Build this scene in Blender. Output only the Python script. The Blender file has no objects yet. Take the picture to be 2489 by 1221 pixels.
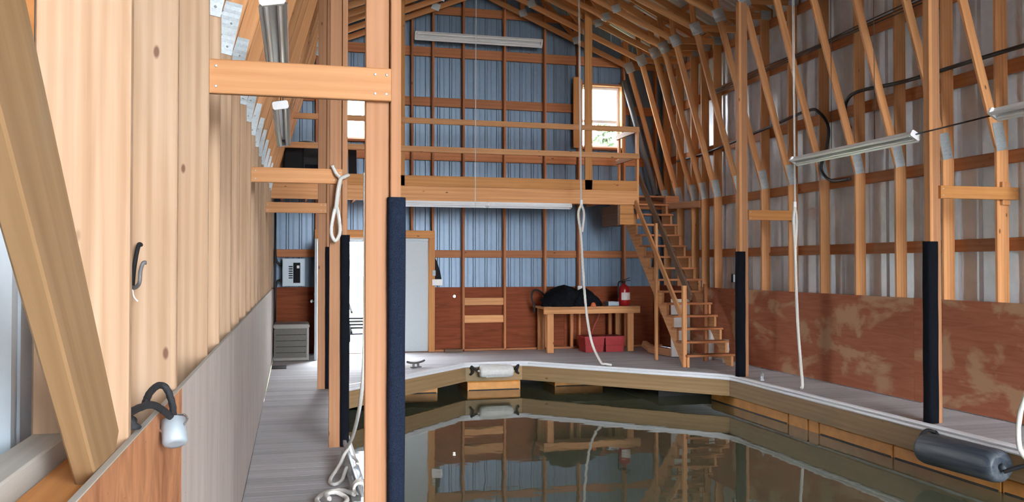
import bpy, math, random
from mathutils import Vector, Matrix
random.seed(7)
S = bpy.context.scene
COL = S.collection
R = math.radians

# ---------------------------------------------------------------- camera, sky, exposure
cam_d = bpy.data.cameras.new('camera'); cam = bpy.data.objects.new('camera', cam_d); COL.objects.link(cam)
cam.location = (0, 0, 1.6); cam.rotation_euler = (R(91.0), 0, R(-14.2))
cam_d.sensor_width = 36; cam_d.lens = 2100 / 2489 * 36; cam_d.clip_start = .02; cam_d.clip_end = 400
S.camera = cam
w = bpy.data.worlds.new('overcast_sky'); S.world = w; w.use_nodes = True
bg = w.node_tree.nodes['Background']; bg.inputs[0].default_value = (.90, .95, 1.0, 1); bg.inputs[1].default_value = 34.5
S.view_settings.view_transform = 'Standard'; S.view_settings.look = 'None'
S.view_settings.exposure = 0.2; S.view_settings.gamma = 1; S.view_settings.use_curve_mapping = False

# ---------------------------------------------------------------- constants of the place (metres)
XL, XR = -.345, 7.13            # inner faces of the stud walls
YB = 16.15                      # inner face of the back cladding
ZW = -.46                       # water level
XC = (XL + XR) / 2              # ridge
YF = -8.6                       # unseen open front of the boathouse, depth set to balance the light
TR = [15.89, 15.28, 14.66, 14.25, 13.77, 12.99, 12.2, 11.427, 10.64, 9.86, 9.08, 8.29, 7.519, 6.73, 5.95, 5.17, 4.39, 3.806, 2.82, 2.04, .33, -.38]
KZ, LZ, PZ = 5.46, 2.94, 6.72   # knuckle, leg foot, inner apex heights
KXR, KXL = 6.38, .40            # knuckle positions
EZ, OZ = 5.62, 7.55             # eave and outer ridge heights of the top chords

# ---------------------------------------------------------------- materials
MAT = {}
def mat(name):
    m = bpy.data.materials.new(name); m.use_nodes = True
    nt = m.node_tree; b = nt.nodes['Principled BSDF']; MAT[name] = m
    return m, nt, b
def N(nt, t, **k):
    n = nt.nodes.new(t)
    for a, v in k.items(): setattr(n, a, v)
    return n
def mixc(nt, f, a, b, mode='MIX'):
    n = N(nt, 'ShaderNodeMix', data_type='RGBA', blend_type=mode)
    for s, v in ((0, f), (6, a), (7, b)):
        if hasattr(v, 'is_output'): nt.links.new(v, n.inputs[s])
        else: n.inputs[s].default_value = v if s == 0 else (*v, 1)
    return n.outputs[2]
def math_(nt, op, a, b=None, c=None):
    n = N(nt, 'ShaderNodeMath', operation=op)
    for i, v in enumerate((a, b, c)):
        if v is None: continue
        if hasattr(v, 'is_output'): nt.links.new(v, n.inputs[i])
        else: n.inputs[i].default_value = v
    return n.outputs[0]
def ramp(nt, f, lo, hi):
    n = N(nt, 'ShaderNodeMapRange'); n.inputs[1].default_value = lo; n.inputs[2].default_value = hi
    nt.links.new(f, n.inputs[0]); return n.outputs[0]
def coords(nt, scale, rnd=True):
    tc = N(nt, 'ShaderNodeTexCoord'); v = tc.outputs['Object']
    if rnd:
        oi = N(nt, 'ShaderNodeObjectInfo')
        cb = N(nt, 'ShaderNodeVectorMath', operation='SCALE'); cb.inputs[0].default_value = (37, 91, 53)
        nt.links.new(oi.outputs['Random'], cb.inputs['Scale'])
        ad = N(nt, 'ShaderNodeVectorMath', operation='ADD'); nt.links.new(v, ad.inputs[0]); nt.links.new(cb.outputs[0], ad.inputs[1]); v = ad.outputs[0]
    mp = N(nt, 'ShaderNodeMapping'); mp.inputs['Scale'].default_value = scale; nt.links.new(v, mp.inputs['Vector'])
    return mp.outputs[0]
def noise(nt, vec, scale=1, detail=4, dist=0, rough=.55):
    n = N(nt, 'ShaderNodeTexNoise'); n.inputs['Scale'].default_value = scale; n.inputs['Detail'].default_value = detail
    n.inputs['Distortion'].default_value = dist; n.inputs['Roughness'].default_value = rough
    nt.links.new(vec, n.inputs['Vector']); return n.outputs[0]
def wood(name, light, dark, knot=(.10, .035, .015), var=.22, rough=.6, kd=.055, streak=1.0, stain=None, ksc=(2.2, 5, 5)):
    """sawn timber: grain along the local X axis, knots, tone that varies from piece to piece"""
    m, nt, b = mat(name)
    g1 = noise(nt, coords(nt, (.55, 11, 11)), 1, 5, 1.0)
    g2 = noise(nt, coords(nt, (1.5, 70, 70)), 1, 3, .3)
    wv = N(nt, 'ShaderNodeTexWave', wave_type='RINGS', rings_direction='X'); nt.links.new(coords(nt, (.28, 3.2, 3.2)), wv.inputs['Vector'])
    wv.inputs['Scale'].default_value = 3.0; wv.inputs['Distortion'].default_value = 4.5; wv.inputs['Detail'].default_value = 1.5; wv.inputs['Detail Scale'].default_value = .5
    g = math_(nt, 'ADD', math_(nt, 'MULTIPLY', ramp(nt, g1, .33, .67), .45), math_(nt, 'MULTIPLY', ramp(nt, g2, .3, .7), .27 * streak))
    g = math_(nt, 'ADD', g, math_(nt, 'MULTIPLY', wv.outputs['Fac'], .28))
    c = mixc(nt, g, dark, light)
    vo = N(nt, 'ShaderNodeTexVoronoi'); nt.links.new(coords(nt, ksc), vo.inputs['Vector']); vo.inputs['Scale'].default_value = 1
    kf = math_(nt, 'SUBTRACT', 1.0, ramp(nt, vo.outputs['Distance'], kd * .75, kd * 1.35))
    c = mixc(nt, math_(nt, 'MULTIPLY', kf, .8), c, knot)
    if stain:
        s = ramp(nt, noise(nt, coords(nt, (.7, 2.5, 2.5)), 1, 4, .8), .52, .68)
        c = mixc(nt, math_(nt, 'MULTIPLY', s, .75), c, stain)
    oi = N(nt, 'ShaderNodeObjectInfo')
    hs = N(nt, 'ShaderNodeHueSaturation'); nt.links.new(c, hs.inputs['Color'])
    nt.links.new(math_(nt, 'ADD', math_(nt, 'MULTIPLY', oi.outputs['Random'], 2 * var), 1 - var), hs.inputs['Value'])
    nt.links.new(hs.outputs[0], b.inputs['Base Color']); b.inputs['Roughness'].default_value = rough; b.inputs['Specular IOR Level'].default_value = .25
    bp = N(nt, 'ShaderNodeBump'); bp.inputs['Strength'].default_value = .18; bp.inputs['Distance'].default_value = .004
    nt.links.new(g, bp.inputs['Height']); nt.links.new(bp.outputs[0], b.inputs['Normal'])
    return m
def plain(name, col, rough=.5, metal=0, bump=0, bscale=60, var=0, emit=0, mott=.12, spec=.5):
    m, nt, b = mat(name)
    n = noise(nt, coords(nt, (1, 1, 1)), bscale, 3)
    lo = tuple(c * (1 - mott) for c in col); hi = tuple(min(1, c * (1 + mott)) for c in col)
    nt.links.new(mixc(nt, ramp(nt, n, .3, .7), lo, hi), b.inputs['Base Color'])
    b.inputs['Roughness'].default_value = rough; b.inputs['Metallic'].default_value = metal; b.inputs['Specular IOR Level'].default_value = spec
    if bump:
        bp = N(nt, 'ShaderNodeBump'); bp.inputs['Strength'].default_value = bump; bp.inputs['Distance'].default_value = .01
        nt.links.new(n, bp.inputs['Height']); nt.links.new(bp.outputs[0], b.inputs['Normal'])
    if emit:
        b.inputs['Emission Color'].default_value = (*col, 1); b.inputs['Emission Strength'].default_value = emit
    return m
def plywood(name, light, dark, patch=None, pf=(.52, .58), psc=(.9, .9, 1.6), along=(1.2, 1.2, 14), var=.08):
    m, nt, b = mat(name)
    g = noise(nt, coords(nt, along), 1, 5, 1.6)
    c = mixc(nt, ramp(nt, g, .3, .7), dark, light)
    if patch:
        p = ramp(nt, noise(nt, coords(nt, psc), 1, 5, .5), *pf)
        c = mixc(nt, p, c, patch)
    vo = N(nt, 'ShaderNodeTexVoronoi'); nt.links.new(coords(nt, (4, 4, 7)), vo.inputs['Vector'])
    kf = math_(nt, 'SUBTRACT', 1.0, ramp(nt, vo.outputs['Distance'], .03, .11))
    c = mixc(nt, math_(nt, 'MULTIPLY', kf, .65), c, (.07, .03, .02))
    oi = N(nt, 'ShaderNodeObjectInfo'); hs = N(nt, 'ShaderNodeHueSaturation'); nt.links.new(c, hs.inputs['Color'])
    nt.links.new(math_(nt, 'ADD', math_(nt, 'MULTIPLY', oi.outputs['Random'], 2 * var), 1 - var), hs.inputs['Value'])
    nt.links.new(hs.outputs[0], b.inputs['Base Color']); b.inputs['Roughness'].default_value = .75; b.inputs['Specular IOR Level'].default_value = .15
    return m

wood('pine', (.68, .345, .155), (.48, .205, .075))
wood('pine_red', (.50, .205, .085), (.34, .12, .045), var=.18)
wood('pine_pale', (.41, .205, .105), (.31, .14, .062), var=.08)
wood('stud_pine', (.50, .345, .235), (.315, .185, .10), var=.12, kd=.04)
wood('brace_brown', (.36, .22, .11), (.23, .13, .058), var=.05, stain=(.24, .19, .12))
wood('orange_board', (.58, .27, .09), (.40, .16, .045), var=.08)
wood('grey_board', (.47, .45, .41), (.33, .32, .29), var=.08, kd=.03)
wood('deck_board', (.58, .575, .605), (.37, .365, .39), var=.13, rough=.85, kd=.02)
wood('treated', (.42, .275, .145), (.28, .175, .085), var=.08, stain=(.20, .16, .09), kd=.06)
wood('dark_wood', (.17, .10, .065), (.10, .055, .035), var=.1)
plywood('ply_red', (.25, .066, .028), (.16, .040, .016), var=.07)
plywood('ply_right', (.42, .15, .08), (.32, .10, .052), patch=(.47, .27, .155), pf=(.54, .60), var=.05)
plywood('ply_near', (.55, .26, .13), (.22, .08, .035), along=(1.0, 6, 3.0), var=.03)
plywood('ply_grey', (.50, .44, .40), (.40, .34, .31), along=(5, 5, .8), var=.05)
plain('blue_metal', (.140, .205, .290), .42, .25, mott=.05, bscale=9)
plain('right_metal', (.74, .82, .93), .36, .06, mott=.06, bscale=6)
plain('pale_metal', (.46, .53, .59), .42, .15, mott=.05, bscale=9)
plain('roof_metal', (.62, .62, .60), .5, .2, mott=.06)
plain('galv', (.50, .55, .58), .45, .5, .15, 90, mott=.10)
plain('bright_metal', (.62, .65, .68), .25, .9, mott=.06)
plain('lamp_metal', (.80, .83, .85), .3, .1, mott=.03)
plain('white_enamel', (.82, .84, .86), .35, mott=.03)
plain('tube_glass', (.88, .90, .92), .2, mott=.02)
plain('white_paint', (.35, .39, .41), .45, mott=.03)
plain('vinyl', (.86, .87, .90), .38, mott=.03)
plain('dock_vinyl', (.82, .84, .88), .40, mott=.02, bscale=5)
plain('carpet_black', (.008, .009, .014), .95, 0, .8, 220, mott=.4, spec=.1)
plain('carpet_navy', (.014, .021, .040), .95, 0, .8, 220, mott=.5, spec=.1)
plain('rope_white', (.72, .70, .66), .8, 0, .4, 300, mott=.15)
plain('rope_black', (.012, .013, .016), .7, 0, .4, 300, mott=.3)
plain('cord_white', (.75, .75, .74), .6, mott=.05)
plain('black_plastic', (.010, .010, .012), .75, mott=.2, spec=.2)
plain('black_cloth', (.007, .008, .011), .9, 0, .9, 18, mott=.4, spec=.1)
plain('cable_black', (.012, .012, .013), .5, mott=.1)
plain('rubber', (.015, .015, .016), .75, 0, .4, 80, mott=.3)
plain('float_orange', (.62, .27, .055), .5, 0, .1, 6, mott=.16)
plain('float_black', (.010, .009, .008), .6, mott=.2)
plain('red_plastic', (.30, .012, .016), .45, mott=.12, bscale=12)
plain('red_steel', (.33, .012, .015), .3, mott=.05)
plain('label_white', (.72, .70, .68), .6, mott=.08)
plain('box_taupe', (.10, .092, .080), .6, 0, .3, 60, mott=.12)
plain('box_pale', (.25, .238, .22), .6, mott=.08)
plain('panel_grey', (.36, .42, .47), .45, .2, mott=.04)
plain('fender_white', (.66, .66, .64), .5, mott=.08, bscale=20)
plain('pvc', (.62, .58, .55), .4, mott=.06)
plain('cart_dark', (.006, .006, .007), 1, mott=.2, spec=.04)
plain('orange_bit', (.55, .12, .03), .6)
plain('concrete', (.55, .54, .52), .8, mott=.1, bscale=5)
plain('daylight_glow', (1, .97, .92), .4, emit=9)
plain('leaf', (.16, .22, .13), .7, mott=.5, bscale=3)
plain('bark', (.12, .09, .06), .8, mott=.3)
plain('pole_grey', (.10, .095, .095), .55, mott=.2)
plain('grass_ground', (.16, .20, .09), .9, mott=.3, bscale=2)
# blue fender with streaks along its axis
m, nt, b = mat('fender_blue')
g = noise(nt, coords(nt, (1.0, 14, 14)), 1, 4, .8)
nt.links.new(mixc(nt, ramp(nt, g, .35, .65), (.025, .036, .056), (.095, .11, .125)), b.inputs['Base Color']); b.inputs['Roughness'].default_value = .5
# glass
m, nt, b = mat('glass'); b.inputs['Base Color'].default_value = (1, 1, 1, 1); b.inputs['Roughness'].default_value = 0
tr = N(nt, 'ShaderNodeBsdfTransparent'); gl = N(nt, 'ShaderNodeBsdfGlossy'); gl.inputs['Roughness'].default_value = .02
mx = N(nt, 'ShaderNodeMixShader'); mx.inputs[0].default_value = .07
nt.links.new(tr.outputs[0], mx.inputs[1]); nt.links.new(gl.outputs[0], mx.inputs[2]); nt.links.new(mx.outputs[0], nt.nodes['Material Output'].inputs['Surface'])
# water
m, nt, b = mat('water')
b.inputs['Base Color'].default_value = (.10, .108, .068, 1); b.inputs['Roughness'].default_value = .025; b.inputs['IOR'].default_value = 1.40
bp = N(nt, 'ShaderNodeBump'); bp.inputs['Strength'].default_value = .035; bp.inputs['Distance'].default_value = .05
nt.links.new(noise(nt, coords(nt, (1, 1, 1), False), 2.2, 2), bp.inputs['Height']); nt.links.new(bp.outputs[0], b.inputs['Normal'])

# ---------------------------------------------------------------- helpers
W = {}
def link(o, M, parent=None):
    COL.objects.link(o); W[o.name] = M.copy()
    if parent is not None:
        o.parent = parent; o.matrix_basis = W[parent.name].inverted() @ M
    else: o.matrix_basis = M
    return o
def tag(o, label, cat, group=None, kind=None):
    o['label'] = label; o['category'] = cat
    if group: o['group'] = group
    if kind: o['kind'] = kind
    return o
def thing(name, loc, label=None, cat=None, group=None, kind=None):
    o = bpy.data.objects.new(name, None); o.empty_display_size = .1
    link(o, Matrix.Translation(Vector(loc)))
    if label: tag(o, label, cat, group, kind)
    elif kind: o['kind'] = kind
    return o
def mesh_obj(name, vs, fs, mt, M=None, parent=None, smooth=False):
    me = bpy.data.meshes.new(name); me.from_pydata([tuple(v) for v in vs], [], fs); me.update()
    if smooth:
        for p in me.polygons: p.use_smooth = True
    me.materials.append(MAT[mt])
    return link(bpy.data.objects.new(name, me), M or Matrix.Identity(4), parent)
BC = {}
def beam_mesh(L, a, b, mt, ch):
    k = (round(L, 3), round(a, 4), round(b, 4), mt, ch)
    if k in BC: return BC[k]
    c = min(ch, a * .3, b * .3); y, z = a / 2, b / 2
    pr = [(y, -z + c), (y, z - c), (y - c, z), (-y + c, z), (-y, z - c), (-y, -z + c), (-y + c, -z), (y - c, -z)]
    vs = [(x, p, q) for x in (0, L) for p, q in pr]
    fs = [(i, (i + 1) % 8, 8 + (i + 1) % 8, 8 + i) for i in range(8)] + [tuple(range(7, -1, -1)), tuple(range(8, 16))]
    me = bpy.data.meshes.new('timber'); me.from_pydata(vs, [], fs); me.update(); me.materials.append(MAT[mt]); BC[k] = me
    return me
def frame(p0, p1, up):
    x = (p1 - p0).normalized(); z = (up - x * up.dot(x)).normalized(); y = z.cross(x)
    return Matrix((( x.x, y.x, z.x, p0.x), (x.y, y.y, z.y, p0.y), (x.z, y.z, z.z, p0.z), (0, 0, 0, 1)))
def beam(name, p0, p1, a, b, mt, parent=None, up=(0, 0, 1), ch=.004):
    """timber from p0 to p1; b is the size along 'up', a across it"""
    p0, p1, up = Vector(p0), Vector(p1), Vector(up)
    if abs((p1 - p0).normalized().dot(up)) > .98: up = Vector((0, 1, 0))
    return link(bpy.data.objects.new(name, beam_mesh((p1 - p0).length, a, b, mt, ch)), frame(p0, p1, up), parent)
def box(name, x0, x1, y0, y1, z0, z1, mt, parent=None, ch=.004):
    """box laid along its longest side"""
    d = (x1 - x0, y1 - y0, z1 - z0); cx, cy, cz = (x0 + x1) / 2, (y0 + y1) / 2, (z0 + z1) / 2
    k = d.index(max(d))
    if k == 0: return beam(name, (x0, cy, cz), (x1, cy, cz), d[1], d[2], mt, parent, (0, 0, 1), ch)
    if k == 1: return beam(name, (cx, y0, cz), (cx, y1, cz), d[0], d[2], mt, parent, (0, 0, 1), ch)
    return beam(name, (cx, cy, z0), (cx, cy, z1), d[0], d[1], mt, parent, (0, 1, 0), ch)
def slab(name, x0, x1, y0, y1, z0, z1, mt, parent=None):
    """panel with upright local axes (plywood and the like)"""
    c = Vector(((x0 + x1) / 2, (y0 + y1) / 2, (z0 + z1) / 2)); a, b, d = (x1 - x0) / 2, (y1 - y0) / 2, (z1 - z0) / 2
    vs = [(sx * a, sy * b, sz * d) for sx in (-1, 1) for sy in (-1, 1) for sz in (-1, 1)]
    return mesh_obj(name, vs, [(0, 1, 3, 2), (4, 6, 7, 5), (0, 4, 5, 1), (2, 3, 7, 6), (0, 2, 6, 4), (1, 5, 7, 3)], mt, Matrix.Translation(c), parent)
def smoothpts(pts, n=6, closed=False):
    P = [Vector(p) for p in pts]; out = []; m = len(P)
    rng = range(m) if closed else range(m - 1)
    for i in rng:
        p1, p2 = P[i], P[(i + 1) % m]
        p0 = P[(i - 1) % m] if (closed or i > 0) else p1; p3 = P[(i + 2) % m] if (closed or i + 2 < m) else p2
        for k in range(n):
            t = k / n
            out.append(.5 * ((2 * p1) + (-p0 + p2) * t + (2 * p0 - 5 * p1 + 4 * p2 - p3) * t * t + (-p0 + 3 * p1 - 3 * p2 + p3) * t ** 3))
    if not closed: out.append(P[-1])
    return out
def tube(name, pts, r, mt, parent=None, sides=8, n=6, closed=False, strands=0, pitch=.06):
    P = smoothpts(pts, n, closed) if n > 1 else [Vector(p) for p in pts]
    if strands:
        Q = []; m0 = len(P)
        for i in range(m0 if closed else m0 - 1):
            a, b = P[i], P[(i + 1) % m0]; k = max(1, int((b - a).length / (pitch / 4)))
            Q += [a.lerp(b, j / k) for j in range(k)]
        if not closed: Q.append(P[-1])
        P = Q; sides = 12
    m = len(P); o0 = P[0].copy(); vs = []; fs = []
    t = (P[1] - P[0]).normalized(); u = t.orthogonal().normalized(); s = 0
    for i in range(m):
        a = P[(i - 1) % m] if (closed or i > 0) else P[i]; b = P[(i + 1) % m] if (closed or i < m - 1) else P[i]
        t = (b - a).normalized() if (b - a).length > 1e-7 else t
        u = (u - t * u.dot(t)).normalized(); v = t.cross(u)
        if i: s += (P[i] - P[i - 1]).length
        for k in range(sides):
            an = 2 * math.pi * k / sides; rr = r
            if strands: rr = r * (.86 + .20 * abs(math.cos(strands / 2 * (an - s * 2 * math.pi / pitch / strands * 2))))
            vs.append(P[i] - o0 + (u * math.cos(an) + v * math.sin(an)) * rr)
    for i in range(m if closed else m - 1):
        for k in range(sides):
            a = i * sides; b = ((i + 1) % m) * sides; fs.append((a + k, a + (k + 1) % sides, b + (k + 1) % sides, b + k))
    if not closed: fs += [tuple(range(sides - 1, -1, -1)), tuple(range((m - 1) * sides, m * sides))]
    return mesh_obj(name, vs, fs, mt, Matrix.Translation(o0), parent, True)
def lathe(name, prof, mt, M, parent=None, seg=20, smooth=True):
    """profile of (along local X, radius)"""
    vs = []; fs = []; n = len(prof)
    for x, r in prof:
        for k in range(seg):
            a = 2 * math.pi * k / seg; vs.append((x, r * math.cos(a), r * math.sin(a)))
    for i in range(n - 1):
        for k in range(seg): fs.append((i * seg + k, i * seg + (k + 1) % seg, (i + 1) * seg + (k + 1) % seg, (i + 1) * seg + k))
    fs += [tuple(range(seg - 1, -1, -1)), tuple(range((n - 1) * seg, n * seg))]
    return mesh_obj(name, vs, fs, mt, M, parent, smooth)
def axis(p, d, up=(0, 0, 1)):
    p, d = Vector(p), Vector(d); up = Vector(up)
    if abs(d.normalized().dot(up)) > .98: up = Vector((0, 1, 0))
    return frame(p, p + d, up)
def prism(name, poly, t, mt, M, parent=None):
    n = len(poly); vs = [(x, -t / 2, z) for x, z in poly] + [(x, t / 2, z) for x, z in poly]
    fs = [tuple(range(n)), tuple(range(2 * n - 1, n - 1, -1))] + [(i, n + i, n + (i + 1) % n, (i + 1) % n) for i in range(n)]
    return mesh_obj(name, vs, fs, mt, M, parent)
def roof_z(x, e=EZ, o=OZ):
    return e + (o - e) * (1 - abs(x - XC) / (XR + .15 - XC))
def struct(o): o['kind'] = 'structure'; return o

# ---------------------------------------------------------------- cladding
def ribs(a0, a1, pitch=.23, h=.018, extra=(), wide=False):
    pts = {}; pat = ((0, h), (.025, h), (.042, 0), (.105, 0), (.111, h * .25), (.125, h * .25), (.131, 0), (.213, 0))
    if wide: pitch = .3067; pat = ((0, h), (.03, h), (.055, 0), (.28, 0))
    x = a0
    while x < a1 + 1e-6:
        for d, e in pat:
            if a0 <= x + d <= a1: pts[round(x + d, 4)] = e
        x += pitch
    pts[round(a1, 4)] = h + .0015
    pts[round(a1 + .02, 4)] = h + .0015
    for e in extra:
        if a0 < e < a1: pts.setdefault(round(e, 4), 0)
    return sorted(pts.items())
def sheets(parent, a0, a1, place, top, bottom, holes, mt, width=.92, wide=False):
    a = a0
    while a < a1 - .01:
        b = min(a + width, a1)
        ex = [h[0] for h in holes] + [h[1] for h in holes] + ([XC] if top(XC) != top(0) else [])
        pr = ribs(a, b, extra=ex, wide=wide); vs = []; fs = []
        for (p, e), (q, f) in zip(pr, pr[1:]):
            mid = (p + q) / 2; segs = [(bottom, None)]
            cur = bottom; out = []
            for h in sorted([h for h in holes if h[0] - 1e-4 <= mid <= h[1] + 1e-4], key=lambda h: h[2]):
                if h[2] > cur: out.append((cur, h[2]))
                cur = h[3]
            out.append((cur, None))
            for z0, z1 in out:
                t0 = top(p) if z1 is None else z1; t1 = top(q) if z1 is None else z1
                k = len(vs); vs += [place(p, e, z0), place(q, f, z0), place(q, f, t1), place(p, e, t0)]; fs.append((k, k + 1, k + 2, k + 3))
        mesh_obj('cladding_sheet', vs, fs, mt, None, parent)
        a = b
door_hole = (.46, 2.44, -.1, 2.05)
win_holes = [(.50, 1.30, 3.93, 5.14), (5.46, 6.27, 3.93, 5.14)]
wall_back = thing('wall_back', (XC, YB, 0), kind='structure')
sheets(wall_back, -.58, XR + .22, lambda a, e, z: (a, YB - e * .6, z), lambda x: roof_z(x) + .1, -.1, [door_hole] + win_holes, 'blue_metal')
wall_left = thing('wall_left', (XL - .23, 7, 0), kind='structure')
sheets(wall_left, YF, YB, lambda a, e, z: (XL - .235 + e, a, z), lambda x: EZ + .19, -.6, [], 'pale_metal')
wall_right = thing('wall_right', (XR + .22, 7, 0), kind='structure')
sheets(wall_right, YF, YB, lambda a, e, z: (XR + .215 - e * 1.4, a, z), lambda x: EZ + .19, -.6, [], 'right_metal', wide=True)
# girts, plywood, back studs
GZ = [(1.76, 1.90), (2.68, 2.82), (3.62, 3.77), (4.61, 4.78), (5.36, 5.5)]
for z0, z1 in GZ:
    box('girt', XL - .225, XL - .19, YF, YB - .06, z0, z1, 'pine', wall_left)
    box('girt', XR + .15, XR + .187, YF, YB - .06, z0, z1, 'pine_red', wall_right)
for z0, z1 in [(1.76, 1.90), (3.59, 3.77), (4.61, 4.78), (5.55, 5.73), (6.36, 6.52)]:
    hw = XR if z1 < 5.4 else XC + (XR - XC) * (1 - (z1 - EZ) / (OZ - EZ))
    spans = [(2 * XC - hw, hw)]
    for h in [door_hole] + win_holes:
        if h[2] < z1 and h[3] > z0:
            spans = [s for a, b in spans for s in ((a, min(b, h[0] - .09)), (max(a, h[1] + .09), b)) if s[1] - s[0] > .05]
    for a, b in spans: box('girt', a, b, YB - .065, YB - .025, z0, z1, 'pine_red', wall_back)
for x in (.40, 1.36, 2.13, 2.52, 3.10, 3.90, 4.70, 5.39, 6.33, 7.0):
    z0 = 2.20 if .46 < x < 2.50 else .01
    top = roof_z(x) - .05
    for a, b in ([(z0, top)] if x != 2.52 else [(.01, top)]):
        box('stud', x - .02, x + .02, YB - .205, YB - .066, a, b, 'pine_red', wall_back)
x = 2.56
for xe in (3.9, 5.12, 6.34, XR):
    slab('plywood_sheet', x, xe - .004, YB - .066, YB - .05, .01, 1.20, 'ply_red', wall_back); x = xe
slab('plywood_sheet', XL, .38, YB - .066, YB - .05, .01, 1.22, 'ply_red', wall_back)
for z in (.86, .53): box('blocking', 3.122, 3.878, YB - .16, YB - .067, z, z + .14, 'pine', wall_back)
box('sill_plate', 2.56, XR, YB - .205, YB - .067, .005, .045, 'pine_red', wall_back)
y = 16.07
while y > YF + .2:
    y0 = max(YF, y - 2.44)
    slab('plywood_sheet', XR - .014, XR, y0 + .003, y, .01, 1.222, 'ply_right', wall_right); y = y0
y = 16.07
for y0 in (12.6, 10.15, 7.72, 5.28, 2.84, .4, -2.04, -4.48, -6.92, YF):
    slab('plywood_sheet', XL, XL + .014, y0 + .003, y, .01, 1.225, 'ply_near' if y0 < 2.8 else 'ply_grey', wall_left); y = y0
box('plywood_edge', XL + .0005, XL + .0145, .4, 15.9, 1.2255, 1.2285, 'grey_board', wall_left, .0005)
box('sill_ledge', XL - .19, XL - .115, .35, 2.02, 1.17, 1.245, 'grey_board', wall_left)
box('sill_ledge', XL - .114, XL - .004, .35, 2.02, 1.13, 1.20, 'orange_board', wall_left)
box('corner_block', XL - .225, XL - .191, 1.75, 2.02, 2.07, 2.2, 'orange_board', wall_left)
br = beam('wall_brace', (XL - .021, 1.86, 1.20), (XL - .021, .42, 2.71), .04, .185, 'brace_brown', None, (0, 1, 1))
tag(br, 'weathered brown diagonal brace rising from the plywood ledge', 'brace')

# ---------------------------------------------------------------- roof
ceil = thing('ceiling', (XC, 7, OZ), kind='structure')
for s in (-1, 1):
    X0, X1 = XC + s * (XR + .5 - XC), XC
    n = 27
    for i in range(n):
        ya = YF - .4 + (YB + .6 - YF) * i / n; yb = YF - .4 + (YB + .6 - YF) * (i + 1) / n
        pr = ribs(ya, yb); vs = []; fs = []
        for (p, e), (q, f) in zip(pr, pr[1:]):
            k = len(vs); vs += [(X0, p, roof_z(X0) + .15 - e), (X1, p, OZ + .15 - e), (X1, q, OZ + .15 - f), (X0, q, roof_z(X0) + .15 - f)]; fs.append((k, k + 1, k + 2, k + 3))
        mesh_obj('roof_sheet', vs, fs, 'roof_metal', None, ceil)
    for j in range(7):
        x = XC + s * (.08 + j * .62); sl = (OZ - EZ) / (XR + .15 - XC)
        beam('purlin', (x, YF - .3, roof_z(x) + .095), (x, YB + .1, roof_z(x) + .095), .089, .04, 'pine', ceil, (s * sl, 0, 1))

# ---------------------------------------------------------------- trusses
ORD = ['first', 'second', 'third', 'fourth', 'fifth', 'sixth', 'seventh', 'eighth', 'ninth', 'tenth', 'eleventh', 'twelfth', 'thirteenth', 'fourteenth',
       'fifteenth', 'sixteenth', 'seventeenth', 'eighteenth', 'nineteenth', 'twentieth', 'twenty-first', 'twenty-second', 'twenty-third', 'twenty-fourth', 'twenty-fifth', 'twenty-sixth', 'twenty-seventh', 'twenty-eighth', 'twenty-ninth', 'thirtieth']
T = .038
def gusset(x, z, wx, hz, ang, y, parent):
    M = Matrix.Translation(Vector((x, y, z))) @ Matrix.Rotation(-ang, 4, 'Y')
    vs = []; fs = []; nx = 7                              # pressed plate: shallow ribs and a row of raised nail heads
    for i in range(nx * 2 + 1):
        for s in (-.5, .5): vs.append((s * wx, -.003 * (i % 2), (i / (nx * 2) - .5) * hz))
    for i in range(nx * 2): fs.append((2 * i, 2 * i + 1, 2 * i + 3, 2 * i + 2))
    k = len(vs); vs += [(s * wx / 2, .004, q * hz / 2) for q in (-1, 1) for s in (-1, 1)]
    fs += [(k + 1, k, k + 2, k + 3), (0, k, k + 1, 1), (k + 2, nx * 4, nx * 4 + 1, k + 3)]
    for px, pz in ((-.25, .3), (.2, .1), (-.1, -.15), (.25, -.35)):
        c = len(vs); vs += [(px * wx + a, -.008 if a == b == 0 else -.001, pz * hz + b) for a, b in ((0, 0), (.009, 0), (0, .009), (-.009, 0), (0, -.009))]
        fs += [(c, c + 1 + j, c + 1 + (j + 1) % 4) for j in range(4)]
    return mesh_obj('gusset_plate', vs, fs, 'galv', M, parent)
PM = {}
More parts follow.
